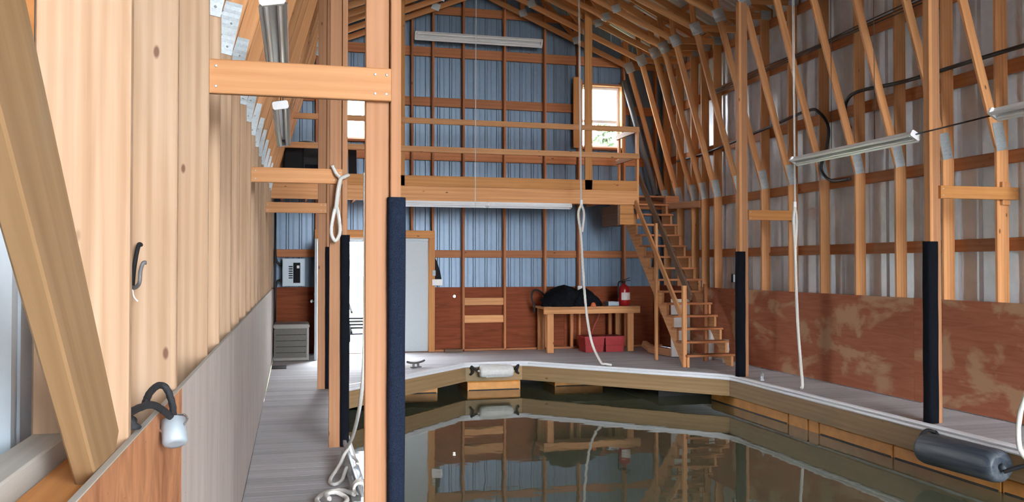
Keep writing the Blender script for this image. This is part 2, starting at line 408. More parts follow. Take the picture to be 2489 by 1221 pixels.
for i, y in enumerate(TR):
    t = thing('roof_truss', (XC, y, 0), 'pine roof truss with steel plates, %s from the blue back wall' % ORD[i], 'truss', 'arched roof trusses along the boathouse')
    yb = y - T / 2 - .006
    for s, XI, XK in ((-1, XL, KXL), (1, XR, KXR)):
        dp = .19 if s < 0 else .15
        zb = .005
        # near the camera the left studs stop on the plywood ledge only in the last bay
        box('stud', min(XI, XI + s * dp), max(XI, XI + s * dp), y - T / 2, y + T / 2, zb, EZ - .02, 'stud_pine' if s < 0 else 'pine', t)
        a, b = Vector((XI - s * .0, y, LZ - .1)), Vector((XK, y, KZ - .02)); d = (b - a).normalized(); nrm = Vector((d.z, 0, -d.x)) * s
        nrm = nrm if nrm.x * s > 0 else -nrm
        off = nrm * .045
        beam('inner_leg', a + off, b + off + d * .02, T, .10, 'pine', t, nrm)
        sl = Vector((XC - XK, 0, PZ - KZ)).normalized(); up = Vector((-sl.z * (1 if sl.x > 0 else -1), 0, abs(sl.x)))
        beam('bottom_chord', Vector((XK - sl.x * .06, y, KZ)) + up * .04, Vector((XC, y, PZ)) + up * .04, T, .10, 'pine', t, up)
        st = Vector((XC - XI - s * .5, 0, 0)); e = Vector((XI + s * .4, y, roof_z(XI + s * .4))); p = Vector((XC, y, OZ))
        beam('top_chord', e, p, T, .13, 'pine', t, (-(p - e).z * (1 if (p - e).x > 0 else -1), 0, abs((p - e).x)))
        beam('tie_web', (XK, y, KZ + .06), (XI + s * .12, y, EZ - .07), T, .11, 'pine', t)
        for k, (fx, tx) in enumerate(((.0, .02), (.36, .36), (.36, .68), (.72, .72))):
            xa = XK + (XC - XK) * fx; xb = XK + (XC - XK) * tx
            beam('web', (xa, y, KZ + (PZ - KZ) * fx + .1), (xb, y, roof_z(xb) - .05), T, .089, 'pine', t, (1, 0, 0))
            if fx and k != 2: gusset(xa, KZ + (PZ - KZ) * fx + .07, .15, .13, s * .35, yb, t)
        ang = math.atan2(XK - XI, KZ - LZ)
        gusset(XI + s * .035, LZ + .02, .13, .30, -ang * .7, yb, t)
        gusset(XK + s * .02, KZ + .05, .19, .20, s * .4, yb, t)
        gusset(XI + s * .09, EZ - .06, .17, .15, 0, yb, t)
    web = beam('king_web', (XC, y, PZ + .08), (XC, y, OZ - .04), T, .089, 'pine', t, (1, 0, 0))

# ---------------------------------------------------------------- water, ground, deck
wat = mesh_obj('water', [(XL - .2, YF, 0), (XR + .18, YF, 0), (XR + .18, YB - .05, 0), (XL - .2, YB - .05, 0)], [(0, 1, 2, 3)], 'water', Matrix.Translation((0, 0, ZW)))
struct(mesh_obj('lake', [(-80, -120, 0), (80, -120, 0), (80, YF, 0), (-80, YF, 0)], [(0, 1, 2, 3)], 'water', Matrix.Translation((0, 0, ZW))))
wf = thing('front_light_block', (XC, YF, 0), kind='structure')  # unseen partial wall added to shade the near left timber
sheets(wf, -.58, 1.7, lambda a, e, z: (a, YF + e, z), lambda x: roof_z(x) + .1, -.6, [], 'blue_metal')
tag(wat, 'still dark green water in the boat slip', 'water', kind='stuff')
gr = slab('ground', -80, 80, 16.6, 160, -.6, -.2, 'grass_ground'); struct(gr)
EDGE = [(.50, YF), (.50, 11.48), (2.76, 14.02), (3.72, 14.02), (6.20, 11.52), (6.20, YF)]
def deck_spans(y):
    if y >= 14.02: return [(XL + .015, XR - .015)]
    if y <= 11.48: return [(XL + .015, .50), (6.20, XR - .015)]
    f = (y - 11.48) / (14.02 - 11.48); g = max(0, (y - 11.52) / 2.5)
    return [(XL + .015, .50 + f * 2.26), (6.20 - g * 2.48, XR - .015)]
floor = thing('floor', (XC, 7, 0), kind='structure')
y = YB - .02
while y > YF:
    y0 = y - .139
    for j, (a, b) in enumerate(deck_spans(y0)):
        a2, b2 = deck_spans(y)[min(j, len(deck_spans(y)) - 1)]
        if len(deck_spans(y0)) != len(deck_spans(y)):
            a2, b2 = a, b
        # boards end on the slanting nose of the slip
        A, B = (a, a), (b, b)
        if len(deck_spans(y0)) == 2:
            if j == 0: B = (b, b2)
            else: A = (a, a2)
        c = Vector(((A[0] + B[0]) / 2, y - .07, -.02)); vs = []
        for zz in (-.018, .018):
            for (px, py) in ((A[0], y0 + .004), (B[0], y0 + .004), (B[1], y), (A[1], y)): vs.append(Vector((px, py, -.02 + zz)) - c)
        mesh_obj('deck_board', vs, [(3, 2, 1, 0), (4, 5, 6, 7), (0, 1, 5, 4), (1, 2, 6, 5), (2, 3, 7, 6), (3, 0, 4, 7)], 'deck_board', Matrix.Translation(c), floor)
    y = y0
def offset(pts, d):
    out = []
    for i, p in enumerate(pts):
        p = Vector(p); n = Vector((0, 0))
        segs = []
        if i > 0: segs.append(p - Vector(pts[i - 1]))
        if i < len(pts) - 1: segs.append(Vector(pts[i + 1]) - p)
        ns = [Vector((s.y, -s.x)).normalized() for s in segs]
        m = sum(ns, Vector((0, 0))).normalized(); out.append(p + m * d / m.dot(ns[0]))
    return out
dock = thing('slip_edge', (3.2, 14.1, -.2), 'treated timber rim of the boat slip under a white edge strip', 'dock')
for a, b in zip(EDGE, EDGE[1:]):
    d = (Vector(b) - Vector(a)).normalized(); n = Vector((d.y, -d.x)) * .02
    beam('fascia_board', (a[0] - n.x, a[1] - n.y, -.17), (b[0] - n.x, b[1] - n.y, -.17), .04, .27, 'treated', dock)
prof = [(-.035, .012), (-.005, .016), (.016, .008), (.022, -.008), (.015, -.024), (.009, -.030), (.015, -.036), (.022, -.052), (.015, -.066), (.0, -.066)]
vs = []; fs = []; m_ = len(prof)
PTS = [(.50, YF), (.50, 11.40), (.56, 11.55), (2.70, 13.94), (2.80, 13.99), (3.66, 13.99), (3.80, 13.93), (6.06, 11.65), (6.18, 11.45), (6.20, 11.3), (6.20, YF)]
for d, z in prof:
    vs += [(p.x, p.y, z) for p in offset(PTS, d)]
k_ = len(PTS)
for i in range(m_ - 1):
    for j in range(k_ - 1): fs.append((i * k_ + j, i * k_ + j + 1, (i + 1) * k_ + j + 1, (i + 1) * k_ + j))
mesh_obj('edge_strip', vs, fs, 'dock_vinyl', None, dock)['label'] = 'white vinyl dock edging'
# floats under the deck
FG = 'orange dock floats under the deck'
def dfloat(x0, x1, y0, y1, label, mt='float_orange'):
    f = thing('dock_float', ((x0 + x1) / 2, (y0 + y1) / 2, -.6), label, 'float', FG)
    box('shell', x0, x1, y0, y1, -.72, -.31, mt, f, .025)
    lo = (x1 - x0) > (y1 - y0)
    if lo: box('seam', x0 + .02, x1 - .02, y0 - .006, y0 + .02, ZW - .02, ZW + .012, 'float_black', f, .002)
    else: box('seam', x0 - .006, x0 + .02, y0 + .02, y1 - .02, ZW - .02, ZW + .012, 'float_black', f, .002)
dfloat(2.80, 3.70, 14.06, 14.9, 'orange dock float below the white fender at the nose of the slip')
dfloat(4.35, 5.22, 14.2, 14.9, 'orange float in shadow under the slanted deck edge by the bench')
dfloat(1.50, 2.28, 13.95, 14.7, 'orange float in shadow under the slanted deck edge by the door')
for k, (a, b) in enumerate(((10.08, 12.2), (9.63, 10.05), (9.40, 9.60), (8.05, 9.37), (6.58, 8.02), (5.2, 6.55), (3.8, 5.17))):
    dfloat(6.26, 7.05, a, b, ['orange float under the right deck nearest the stairs', 'short orange float under the right deck past the long one', 'narrowest orange float under the right deck',
        'orange float under the right deck beside the hanging rope', 'orange float under the right deck behind the blue fender', 'orange float under the right deck past the blue fender', 'orange float under the right deck toward the entrance'][k])
for k, (a, b) in enumerate(((9.0, 10.9), (6.8, 8.9), (4.6, 6.7))):
    dfloat(-.25, .44, a, b, ['black float under the left walkway by the farthest post', 'black float under the left walkway by the middle post', 'black float under the left walkway by the nearest post'][k], 'float_black')
dfloat(5.6, 7.05, 12.7, 14.9, 'black filler block standing in for the shade under the staircase deck', 'float_black')  # black filler added to keep the void under the deck dark
slab('frame_board', XL, XR, 15.0, 15.1, -.62, -.05, 'float_black', dock)

# ---------------------------------------------------------------- guide posts with carpet bumpers and their ties
def guide(px, y, s, top, carpet, label):
    """px: slip-side face; s=-1 post on the left walkway, +1 on the right"""
    t = thing('guide_post', (px, y, 0), label, 'post', 'carpeted guide posts along the slip')
    if s < 0:
        x0, x1 = px - .155, px - .048
        box('board', x0, x1, y - .019, y + .019, .005, top, 'pine_pale', t)
        box('edge_board', x1 + .001, px, y - .045, y + .045, .005, top, 'pine_pale', t)
        cx, cy, hw, hd = px - .018, y - .003, .040, .058
    else:
        x0, x1 = px + .04, px + .15
        box('board', x0, x1, y - .019, y + .019, .005, top, 'pine_pale', t)
        box('edge_board', px, x0 - .001, y - .045, y + .045, .005, top, 'pine', t)
        cx, cy, hw, hd = px + .03, y - .003, .062, .058
    # carpet wrapped round, with soft folds
    vs = []; fs = []; n = 20; rings = 26; z1 = carpet[1]
    for j in range(rings + 1):
        z = .012 + (z1 - .012) * j / rings
        for k in range(n):
            a = 2 * math.pi * k / n; ca, sa = math.cos(a), math.sin(a)
            q = (abs(ca) ** 5 + abs(sa) ** 5) ** -.2
            f = 1 + .035 * math.sin(3 * a + z * 1.3) + .02 * math.sin(z * 9 + k)
            vs.append((ca * q * hw * f, sa * q * hd * f, z))
    for j in range(rings):
        for k in range(n): fs.append((j * n + k, j * n + (k + 1) % n, (j + 1) * n + (k + 1) % n, (j + 1) * n + k))
    fs += [tuple(range(rings * n, rings * n + n)), tuple(range(n - 1, -1, -1))]
    mesh_obj('carpet_bumper', vs, fs, carpet[0], Matrix.Translation((cx, cy, 0)), t, True)
    return t
guide(.462, 3.88, -1, 5.42, ('carpet_navy', 1.905), 'pine guide post with navy carpet bumper between long tie board and coiled rope')
guide(.462, 7.80, -1, 5.42, ('carpet_black', 1.875), 'pine guide post with black carpet bumper and rope loop on its tie')
guide(.462, 11.5, -1, 5.42, ('carpet_black', 1.85), 'pine guide post with black carpet bumper beside the open white door')
guide(6.215, 11.27, 1, 5.42, ('carpet_black', 1.81), 'pine guide post with black carpet bumper beside the staircase foot')
guide(6.25, 7.48, 1, 5.42, ('carpet_black', 1.85), 'pine guide post with black carpet bumper behind the blue fender')
def tie(x0, x1, y, z0, z1, label, mt='pine'):
    o = box('tie_board', x0, x1, y - .019, y + .019, z0, z1, mt); tag(o, label, 'board', 'tie boards between guide posts and walls')
    for x in ((x0 + .185, x1 - .02, x1 - .07) if x0 < 1 else (x0 + .03, x1 - .05)):
        for z in (z0 + .03, z1 - .03): lathe('nail_head', [(0, .0065), (.002, .006), (.003, .003)], 'galv', axis((x, y - .0185, z), (0, -1, 0)), o, 8)
tie(XL - .16, .416, 3.843, 2.33, 2.475, 'knotty pine tie board to the post with navy carpet')
tie(XL - .16, .416, 7.763, 2.325, 2.455, 'pine tie board carrying the white rope loop')
tie(XL - .16, .416, 11.463, 2.285, 2.42, 'pine tie board to the post beside the open white door')
tie(6.36, XR + .03, 11.24, 2.265, 2.41, 'pine tie board to the post beside the staircase', 'orange_board')
tie(6.37, XR + .20, 7.443, 2.29, 2.42, 'orange pine tie board to the post behind the blue fender', 'orange_board')

box('tie_block', XL - .16, XL - .12, 7.536, 7.746, 2.325, 2.455, 'pine', wall_left)
box('tie_block', XR, XR + .035, 11.255, 11.41, 2.265, 2.41, 'orange_board', wall_right)
box('tie_block', XR + .03, XR + .13, 7.46, 7.502, 2.24, 2.48, 'pine', wall_right)
# ---------------------------------------------------------------- loft
YL = 14.5
loft = thing('loft', (2.8, YL, 2.7), 'open timber storage loft with two-bar railing across the back wall', 'loft')
box('front_beam', XL - .1, 5.985, YL - .02, YL + .05, 2.70, 2.95, 'pine', loft)
box('rim_board', XL - .1, 5.985, YL - .01, YL + .03, 2.952, 3.13, 'orange_board', loft)
x = -.2
while x < 5.95:
    box('joist', x - .019, x + .019, YL + .05, YB - .21, 2.75, 2.93, 'pine_red', loft); x += .41
for k in range(11):
    y0 = YL + .05 + k * .13; box('floor_board', XL + .047, 5.98, y0, y0 + .126, 2.931, 2.96, 'pine_red', loft)
box('top_rail', XL - .1, 6.02, YL - .05, YL - .012, 4.005, 4.10, 'pine', loft)
box('mid_rail', XL - .1, 6.02, YL - .05, YL - .012, 3.525, 3.622, 'pine', loft)
for x, wd in ((1.77, .08), (5.07, .14)): box('hanger_post', x - wd / 2, x + wd / 2, YL - .01, YL + .03, 2.72, roof_z(x) - .1, 'orange_board', loft)
box('corner_post', 5.987, 6.026, YL - .01, YL + .08, 2.45, 4.10, 'pine', loft)
box('corner_post', 5.985, 6.025, 15.38, 15.46, 2.96, 4.10, 'pine', loft)
box('return_rail', 5.95, 5.985, YL + .031, 15.46, 4.00, 4.09, 'pine_pale', loft)
box('return_rail', 5.95, 5.985, YL + .031, 15.46, 3.53, 3.62, 'pine_pale', loft)
lb = thing('landing_box', (5.8, 14.9, 2.33), 'boxed timber landing support hanging under the loft corner', 'box')
box('side_board', 5.63, 5.67, YL + .03, 15.35, 2.33, 2.701, 'dark_wood', lb)
box('front_board', 5.671, 5.94, YL + .02, YL + .06, 2.535, 2.70, 'orange_board', lb); box('front_board', 5.671, 5.985, YL + .02, YL + .06, 2.345, 2.53, 'orange_board', lb)
box('back_board', 5.671, 5.985, 15.30, 15.34, 2.345, 2.7, 'dark_wood', lb)

# ---------------------------------------------------------------- stairs
st = thing('staircase', (6.4, 12.5, 0), 'steep open timber staircase with handrail climbing to the loft', 'stairs')
NT = 14; rise, run = .197, .19
SA, SB = Vector((6.02, 12.56, 0)), Vector((6.02, 12.56 + 13.6 * run, 13.6 * rise))
for xs in (6.03, 6.79):                                   # saw-tooth stringers
    poly = [(0, 0), (.14, 0)]
    poly = []
    for i in range(NT):
        poly += [(i * run, i * rise), (i * run, i * rise + .165)]
    poly.append((NT * run, (NT - 1) * rise + .165)); 
    low = [(NT * run, (NT - 1) * rise - .12), (.16, 0)]
    poly = [(a, b) for a, b in poly] + low
    M = Matrix.Translation((xs, 12.52, .002)) @ Matrix.Rotation(R(90), 4, 'Z')
    prism('stringer', poly, .04, 'pine', M, st)
for i in range(NT):
    box('tread', 6.0, 6.82, 12.485 + i * run, 12.485 + i * run + .235, i * rise + .166, i * rise + .20, 'pine_red', st)
box('newel_post', 5.962, 6.026, 12.56, 12.62, .004, 1.29, 'pine', st)
box('rail_post', 5.965, 6.01, 13.63, 13.69, .004, 2.33, 'pine', st)
beam('hand_rail', (6.0435, 12.45, 1.10), (6.0435, 14.6, 3.27), .038, .12, 'dark_wood', st)
beam('mid_rail', (5.945, 12.62, .84), (5.945, 14.465, 2.743), .036, .10, 'pine', st)
box('support_post', 6.70, 6.76, 13.3, 13.35, .004, 1.3, 'pine_red', st)
ld = thing('stair_landing', (6.5, 15.5, 2.7), 'timber landing at the head of the stairs beside the loft', 'landing')
for k in range(7): box('board', 6.03, XR - .047, 15.2 + k * .105, 15.2 + k * .105 + .10, 2.90, 2.935, 'pine_red', ld)
box('edge_beam', 6.83, XR - .02, 15.13, 15.195, 2.72, 2.93, 'pine_red', ld)
box('back_beam', 6.03, XR - .02, 15.86, 15.90, 2.72, 2.89, 'pine_red', ld)
beam('wedge_board', (6.86, 15.15, 2.74), (7.115, 14.28, 2.72), .04, .12, 'pine_pale', ld)

# ---------------------------------------------------------------- doors and windows
dfz = thing('trim_1', (1.45, 16.0, 0), kind='structure')
box('jamb', .37, .455, YB - .21, YB + .02, .005, 2.12, 'orange_board', dfz); box('jamb', 2.445, 2.555, YB - .21, YB + .02, .005, 2.12, 'orange_board', dfz)
box('header', .37, 2.555, YB - .21, YB + .02, 2.121, 2.26, 'orange_board', dfz); box('threshold', .456, 2.444, YB - .12, YB + .06, .001, .014, 'dark_wood', dfz)
box('stop_strip', .456, 2.444, YB - .12, YB - .06, 2.07, 2.12, 'white_paint', dfz)
def leaf(name, M, wd, mt='white_paint', knob=True):
    d = thing(name, M.translation, kind='structure'); W[d.name] = M.copy(); d.matrix_basis = M
    vs = [(x, y, z) for x in (0, wd) for y in (0, .045) for z in (.010, 2.065)]
    mesh_obj('leaf', vs, [(0, 1, 3, 2), (4, 6, 7, 5), (0, 4, 5, 1), (2, 3, 7, 6), (0, 2, 6, 4), (1, 5, 7, 3)], mt, M, d)
    for z in (.25, 1.0, 1.8):
        h = lathe('hinge', [(-.05, .008), (.05, .008)], 'bright_metal', M @ axis((.0, -.008, z), (0, 0, 1)), d, 8)
    if knob:
        for sy in (-1, 1):
            yb = -.006 if sy < 0 else .051
            lathe('lock_rose', [(0, .028), (.012, .026)], 'bright_metal', M @ axis((wd - .07, yb, 1.12), (0, sy, 0)), d, 14)
            k = lathe('knob', [(0, .012), (.03, .012), (.036, .026), (.06, .03), (.072, .018)], 'bright_metal', M @ axis((wd - .07, yb, 1.0), (0, sy, 0)), d, 14)
    return d
leaf('door_1', Matrix.Translation((2.44, YB - .06, 0)) @ Matrix.Rotation(R(180), 4, 'Z'), .98, knob=False)
leaf('door_2', Matrix.Translation((.47, YB - .2, 0)) @ Matrix.Rotation(R(-97.5), 4, 'Z'), .92)
def window(name, h, split):
    x0, x1, z0, z1 = h; t = thing(name, ((x0 + x1) / 2, YB, z0), kind='structure')
    yo, yi = YB - .05, YB + .03
    for a in ((x0, x0 + .05, z0, z1), (x1 - .05, x1, z0, z1)): box('frame', a[0], a[1], yo, yi, a[2], a[3], 'vinyl', t)
    for a in ((z0, z0 + .05), (z1 - .05, z1)): box('frame', x0 + .051, x1 - .051, yo, yi, a[0], a[1], 'vinyl', t)
    zm = z0 + (z1 - z0) * split
    box('sash_rail', x0 + .051, x1 - .051, yo + .01, yi - .01, zm - .03, zm + .03, 'vinyl', t)
    slab('pane', x0 + .05, x1 - .05, YB - .005, YB, zm + .03, z1 - .05, 'glass', t); slab('pane', x0 + .05, x1 - .05, YB - .005, YB, z0 + .05, zm - .03, 'glass', t)
    for a in ((x0 - .045, x0 - .003), (x1 + .003, x1 + .045)): box('trim_board', a[0], a[1], YB - .20, YB - .03, z0 - .1, z1 + .1, 'pine', t)
    box('trim_board', x0, x1, YB - .20, YB - .03, z1 + .003, z1 + .045, 'pine_pale', t); box('trim_board', x0, x1, YB - .20, YB - .03, z0 - .045, z0 - .003, 'pine_red', t)
window('window_1', win_holes[0], .62); window('window_2', win_holes[1], .44)
box('trim_board', 5.26, 5.41, YB - .22, YB - .206, 3.9, 5.28, 'orange_board', wall_back)

# ---------------------------------------------------------------- fluorescent lights
LG = 'fluorescent strip lights'
def strip_light(p0, p1, label, down=(0, 0, -1), wd=.13, tubes=True, n=1, drop=0, at=()):
    p0, p1, dn = Vector(p0), Vector(p1), Vector(down).normalized(); d = (p1 - p0).normalized(); side = d.cross(dn)
    t = thing('strip_light', p0, label, 'light', LG); L = (p1 - p0).length
    M = frame(p0, p1, -dn)
    pr = [(-wd / 2, -.035), (-wd / 2 + .004, -.04), (-.03, .0), (-.028, .035), (.028, .035), (.03, 0), (wd / 2 - .004, -.04), (wd / 2, -.035), (.034, .006), (.032, .04), (-.032, .04), (-.034, .006)]
    vs = [(x, a, b) for x in (0, L) for a, b in pr]; k = len(pr)
    fs = [(i, (i + 1) % k, k + (i + 1) % k, k + i) for i in range(k)]
    rf = mesh_obj('reflector', vs, fs, 'white_enamel' if n > 1 else 'lamp_metal', M, t)
    for q in (-1, 1):
        beam('tube', p0 + d * .03 + side * q * .035 + dn * .022, p1 - d * .03 + side * q * .035 + dn * .022, .03, .03, 'tube_glass', rf, -dn, .009)
    for x in (p0 - d * .004, p1 - d * .02):
        e = beam('end_cap', x - dn * .0, x + d * .024, wd * .9, .07, 'white_enamel', rf, -dn, .012)
    if drop:
        for yy in at:
            q = p0 + d * (yy - p0.y) - dn * .035; tube('hanger_wire', [q, q + Vector((0, 0, drop))], .004, 'cable_black', t, 5, 1)
    return t
strip_light((-.115, 4.66, 3.0), (-.115, 7.08, 3.0), 'metal strip light above the long tie board by the plank wall', (.18, 0, -1), .15, drop=.78, at=(5.17, 6.73))
strip_light((-.115, 7.75, 3.0), (-.115, 10.15, 3.0), 'metal strip light above the rope loop by the plank wall', (.18, 0, -1), .15, drop=.78, at=(8.29, 9.86))
strip_light((6.22, 7.60, 2.95), (6.22, 9.84, 2.95), 'metal strip light hanging before the grey metal wall', (-.5, 0, -.87), .14, drop=2.60, at=(8.272, 9.062))
strip_light((6.15, 4.1, 2.98), (6.15, 6.5, 2.98), 'metal strip light running out toward the entrance by the grey metal wall', (-.5, 0, -.87), .14, drop=2.58, at=(4.372, 5.972))
strip_light((2.16, 15.835, 5.87), (4.60, 15.835, 5.87), 'white twin strip light high on the gable wall', (0, -.9, -.44), .17, n=2)
strip_light((1.7, 14.485, 2.655), (3.22, 14.485, 2.655), 'white strip light under the loft beam above the door', (0, -.3, -.95), .10, n=2)
strip_light((3.23, 14.485, 2.655), (4.74, 14.485, 2.655), 'white strip light under the loft beam above the bench', (0, -.3, -.95), .10, n=2)

# ---------------------------------------------------------------- bench and what is on it
bn = thing('workbench', (5.4, 15.5, 0), 'plain timber workbench standing against the back wall', 'bench')
box('top', 4.44, 6.32, 15.16, 15.93, .81, .85, 'pine', bn); box('apron', 4.44, 6.32, 15.16, 15.20, .72, .808, 'pine', bn)
for x in (4.58, 6.15):
    for y in (15.24, 15.86): box('leg', x - .06, x + .06, y - .03, y + .03, .004, .80, 'pine', bn)
for x in (5.20, 5.98): box('leg', x - .03, x + .03, 15.85, 15.91, .05, .80, 'pine_red', bn)
def blob(name, c, sx, sy, h, mt, parent=None, seed=1, rough=.18):
    rr = random.Random(seed); ph = [rr.uniform(0, 6.28) for _ in range(8)]; vs = []; fs = []; n, mrow = 32, 12
    for j in range(mrow + 1):
        f = j / mrow
        for k in range(n):
            a = 2 * math.pi * k / n; r = math.sqrt(max(0, 1 - f * f))
            q = 1 + rough * (.5 * math.sin(3 * a + ph[0]) + .35 * math.sin(5 * a + ph[1] + f * 3) + .3 * math.sin(9 * a + ph[2] - f * 5) + .25 * math.sin(13 * a + ph[4] + f * 9))
            vs.append((math.cos(a) * sx * r * q, math.sin(a) * sy * r * q, h * f * (1 + .5 * rough * math.sin(2 * a + ph[3]) + .4 * rough * math.sin(7 * a + ph[5] + 6 * f) * (1 - f))))
    for j in range(mrow):
        for k in range(n): fs.append((j * n + k, j * n + (k + 1) % n, (j + 1) * n + (k + 1) % n, (j + 1) * n + k))
    fs.append(tuple(range(n - 1, -1, -1)))
    return mesh_obj(name, vs, fs, mt, Matrix.Translation(Vector(c)), parent, True)
tp = thing('tarpaulin', (5.1, 15.5, .85), 'crumpled black tarpaulin heaped on the workbench', 'tarpaulin')
blob('heap', (4.93, 15.5, .849), .46, .28, .35, 'black_cloth', tp, 3, .30); blob('heap', (5.33, 15.5, .849), .30, .26, .31, 'black_cloth', tp, 5, .30)
blob('orange_corner', (5.42, 15.235, .851), .05, .03, .07, 'orange_bit', tp, 6)
tr_ = thing('tray', (5.78, 15.4, .85), 'small grey tray between black tarpaulin and fire extinguisher', 'tray')
box('base', 5.74, 5.95, 15.3, 15.5, .852, .862, 'panel_grey', tr_); 
for a in ((5.74, 5.755, 15.3, 15.5), (5.935, 5.95, 15.3, 15.5)): box('side', a[0], a[1], a[2], a[3], .8625, .93, 'panel_grey', tr_)
for a in ((15.3, 15.315), (15.485, 15.5)): box('side', 5.756, 5.934, a[0], a[1], .8625, .93, 'panel_grey', tr_)
fe = thing('fire_extinguisher', (6.09, 15.4, .85), 'red fire extinguisher with white label on the workbench', 'extinguisher')
cy = lathe('cylinder', [(0, .105), (.015, .115), (.30, .115), (.35, .10), (.385, .06), (.40, .03), (.43, .03)], 'red_steel', axis((6.09, 15.4, .851), (0, 0, 1)), fe, 24)
lab = []; f_ = []
for i in range(9):
    a = R(-135 + i * 13); lab += [(.1165 * math.cos(a), .1165 * math.sin(a), z) for z in (.11, .25)]
    if i: f_.append((2 * i - 2, 2 * i, 2 * i + 1, 2 * i - 1))
mesh_obj('label_sticker', lab, f_, 'label_white', Matrix.Translation((6.09, 15.4, .85)), cy)
va = beam('valve', (6.09, 15.4, 1.27), (6.09, 15.4, 1.315), .05, .05, 'black_plastic', fe)
beam('handle', (6.05, 15.4, 1.315), (6.20, 15.35, 1.33), .03, .012, 'black_plastic', va); beam('lever', (6.06, 15.4, 1.325), (6.19, 15.36, 1.38), .03, .012, 'black_plastic', va)
tube('hose', [(6.06, 15.4, 1.30), (5.98, 15.37, 1.30), (5.955, 15.35, 1.2), (5.965, 15.35, 1.0)], .014, 'rubber', fe)
cu = thing('wall_outlet', (5.32, 15.9, 1.22), 'small white outlet box above black tarpaulin', 'outlet'); box('body', 5.33, 5.41, 15.87, 15.945, 1.11, 1.21, 'white_paint', cu); box('cover', 5.325, 5.415, 15.862, 15.87, 1.105, 1.215, 'label_white', cu)
for k, (a, b, lbl) in enumerate(((5.22, 5.60, 'red plastic tote under the workbench beside the hanging rope'), (5.62, 6.0, 'red plastic tote under the workbench beside its right leg'))):
    rt = thing('storage_tote', ((a + b) / 2, 15.3, 0), lbl, 'tote', 'red totes under the bench')
    vs = []
    for z, g in ((.004, .02), (.26, 0)):
        vs += [(x, y, z) for x, y in ((a + g, 15.14 + g), (b - g, 15.14 + g), (b - g, 15.55 - g), (a + g, 15.55 - g))]
    mesh_obj('body', vs, [(3, 2, 1, 0), (4, 5, 6, 7), (0, 1, 5, 4), (1, 2, 6, 5), (2, 3, 7, 6), (3, 0, 4, 7)], 'red_plastic', None, rt)
    box('lid', a - .008, b + .008, 15.13, 15.56, .261, .295, 'red_plastic', rt, .01); box('rib', a + .01, b - .01, 15.128, 15.15, .12, .135, 'red_plastic', rt)
hs = tube('fuel_hose', [(4.423, 15.75, .72), (4.42, 15.75, .84), (4.37, 15.75, 1.0), (4.41, 15.79, 1.13), (4.52, 15.85, 1.14), (4.63, 15.92, 1.08), (4.678, 15.955, 1.02)], .018, 'rubber'); tag(hs, 'dark hose looping over the left end of the workbench', 'hose')
cd = tube('power_cord', [(5.82, 15.88, .80), (5.75, 15.9, .6), (5.62, 15.9, .3), (5.55, 15.7, .02)], .010, 'red_steel'); tag(cd, 'thin red cord hanging down behind the red totes', 'cord')

# ---------------------------------------------------------------- back wall fittings
ep = thing('electrical_panel', (0, 15.95, 1.25), 'grey electrical panel with open breaker row on the back wall', 'panel')
box('cabinet', -.19, .20, 15.84, YB - .066, 1.245, 1.73, 'panel_grey', ep); box('cover', -.18, .19, 15.828, 15.839, 1.26, 1.715, 'panel_grey', ep)
bs = box('breaker_strip', -.0, .12, 15.815, 15.827, 1.30, 1.66, 'black_plastic', ep)
for k in range(6): box('breaker', -.08, -.01, 15.82, 15.827, 1.38 + k * .04, 1.40 + k * .04, 'black_plastic', bs)
box('breaker', .06, .105, 15.808, 15.814, 1.56, 1.61, 'label_white', bs)
box('bracket_board', XL + .01, .36, 15.95, 16.08, 1.76, 1.9, 'pine_red', wall_back)
for k, (a, b) in enumerate(((1.62, 1.9), (1.32, 1.1))):
    c_ = tube('panel_cable', [(-.19, 15.88, a), (-.26, 15.895, a + .02), (-.305, 15.897, (a + b) / 2), (-.312, 15.897, b)], .02, 'cable_black'); tag(c_, ['black cable rising from the electrical panel', 'black cable dropping from the electrical panel'][k], 'cable')
c_ = tube('conduit', [(-.312, 15.855, .0), (-.312, 15.855, 2.6)], .02, 'cable_black', None, 10, 1); tag(c_, 'black conduit in the corner beside the electrical panel', 'conduit')
sw = thing('light_switch', (2.56, 15.93, 1.45), 'small white light switch beside the white door', 'switch'); box('plate', 2.505, 2.565, 15.915, 15.941, 1.42, 1.52, 'white_paint', sw); box('toggle', 2.525, 2.545, 15.90, 15.914, 1.455, 1.485, 'white_paint', sw)
sb = thing('switch_box', (2.58, 15.93, 1.25), 'wide white junction box below the light switch', 'box'); box('body', 2.50, 2.68, 15.89, 15.942, 1.245, 1.35, 'white_paint', sb); box('cover', 2.495, 2.685, 15.88, 15.889, 1.24, 1.355, 'label_white', sb)
kc = prism('tool_case', [(0, 0), (.13, 0), (.10, .16), (.04, .34), (0, .42)], .06, 'black_plastic', Matrix.Translation((2.553, 15.99, 1.352))); tag(kc, 'black tapered case hung on the wall behind the white boxes', 'case')
ld_ = thing('daylight_disc', (2.95, 16.06, 1.03), 'tiny glowing disc standing in for daylight through the red plywood', 'light')  # added glowing disc stands for daylight through a knothole; no lamp fitted
lathe('disc_rim', [(0, .035), (.015, .03)], 'white_paint', axis((2.946, 16.083, 1.03), (0, -1, 0)), ld_, 14); lathe('lens', [(0, .024), (.006, .02), (.01, .008)], 'daylight_glow', axis((2.946, 16.067, 1.03), (0, -1, 0)), ld_, 14)  # rim and glowing face of the added disc
bd = box('scrap_board', 2.72, 3.05, 15.78, 15.9, .004, .06, 'dark_wood'); tag(bd, 'dark scrap board on the deck by the white door', 'board')
pp = thing('leaning_pole', (6.95, 15.8, 2.93), 'dark pole leaning in the corner behind the loft railing', 'pole')
lathe('shaft', [(0, .055), (2.38, .055)], 'pole_grey', axis((6.93, 15.80, 2.951), (-.66, .02, 2.28)), pp, 14)
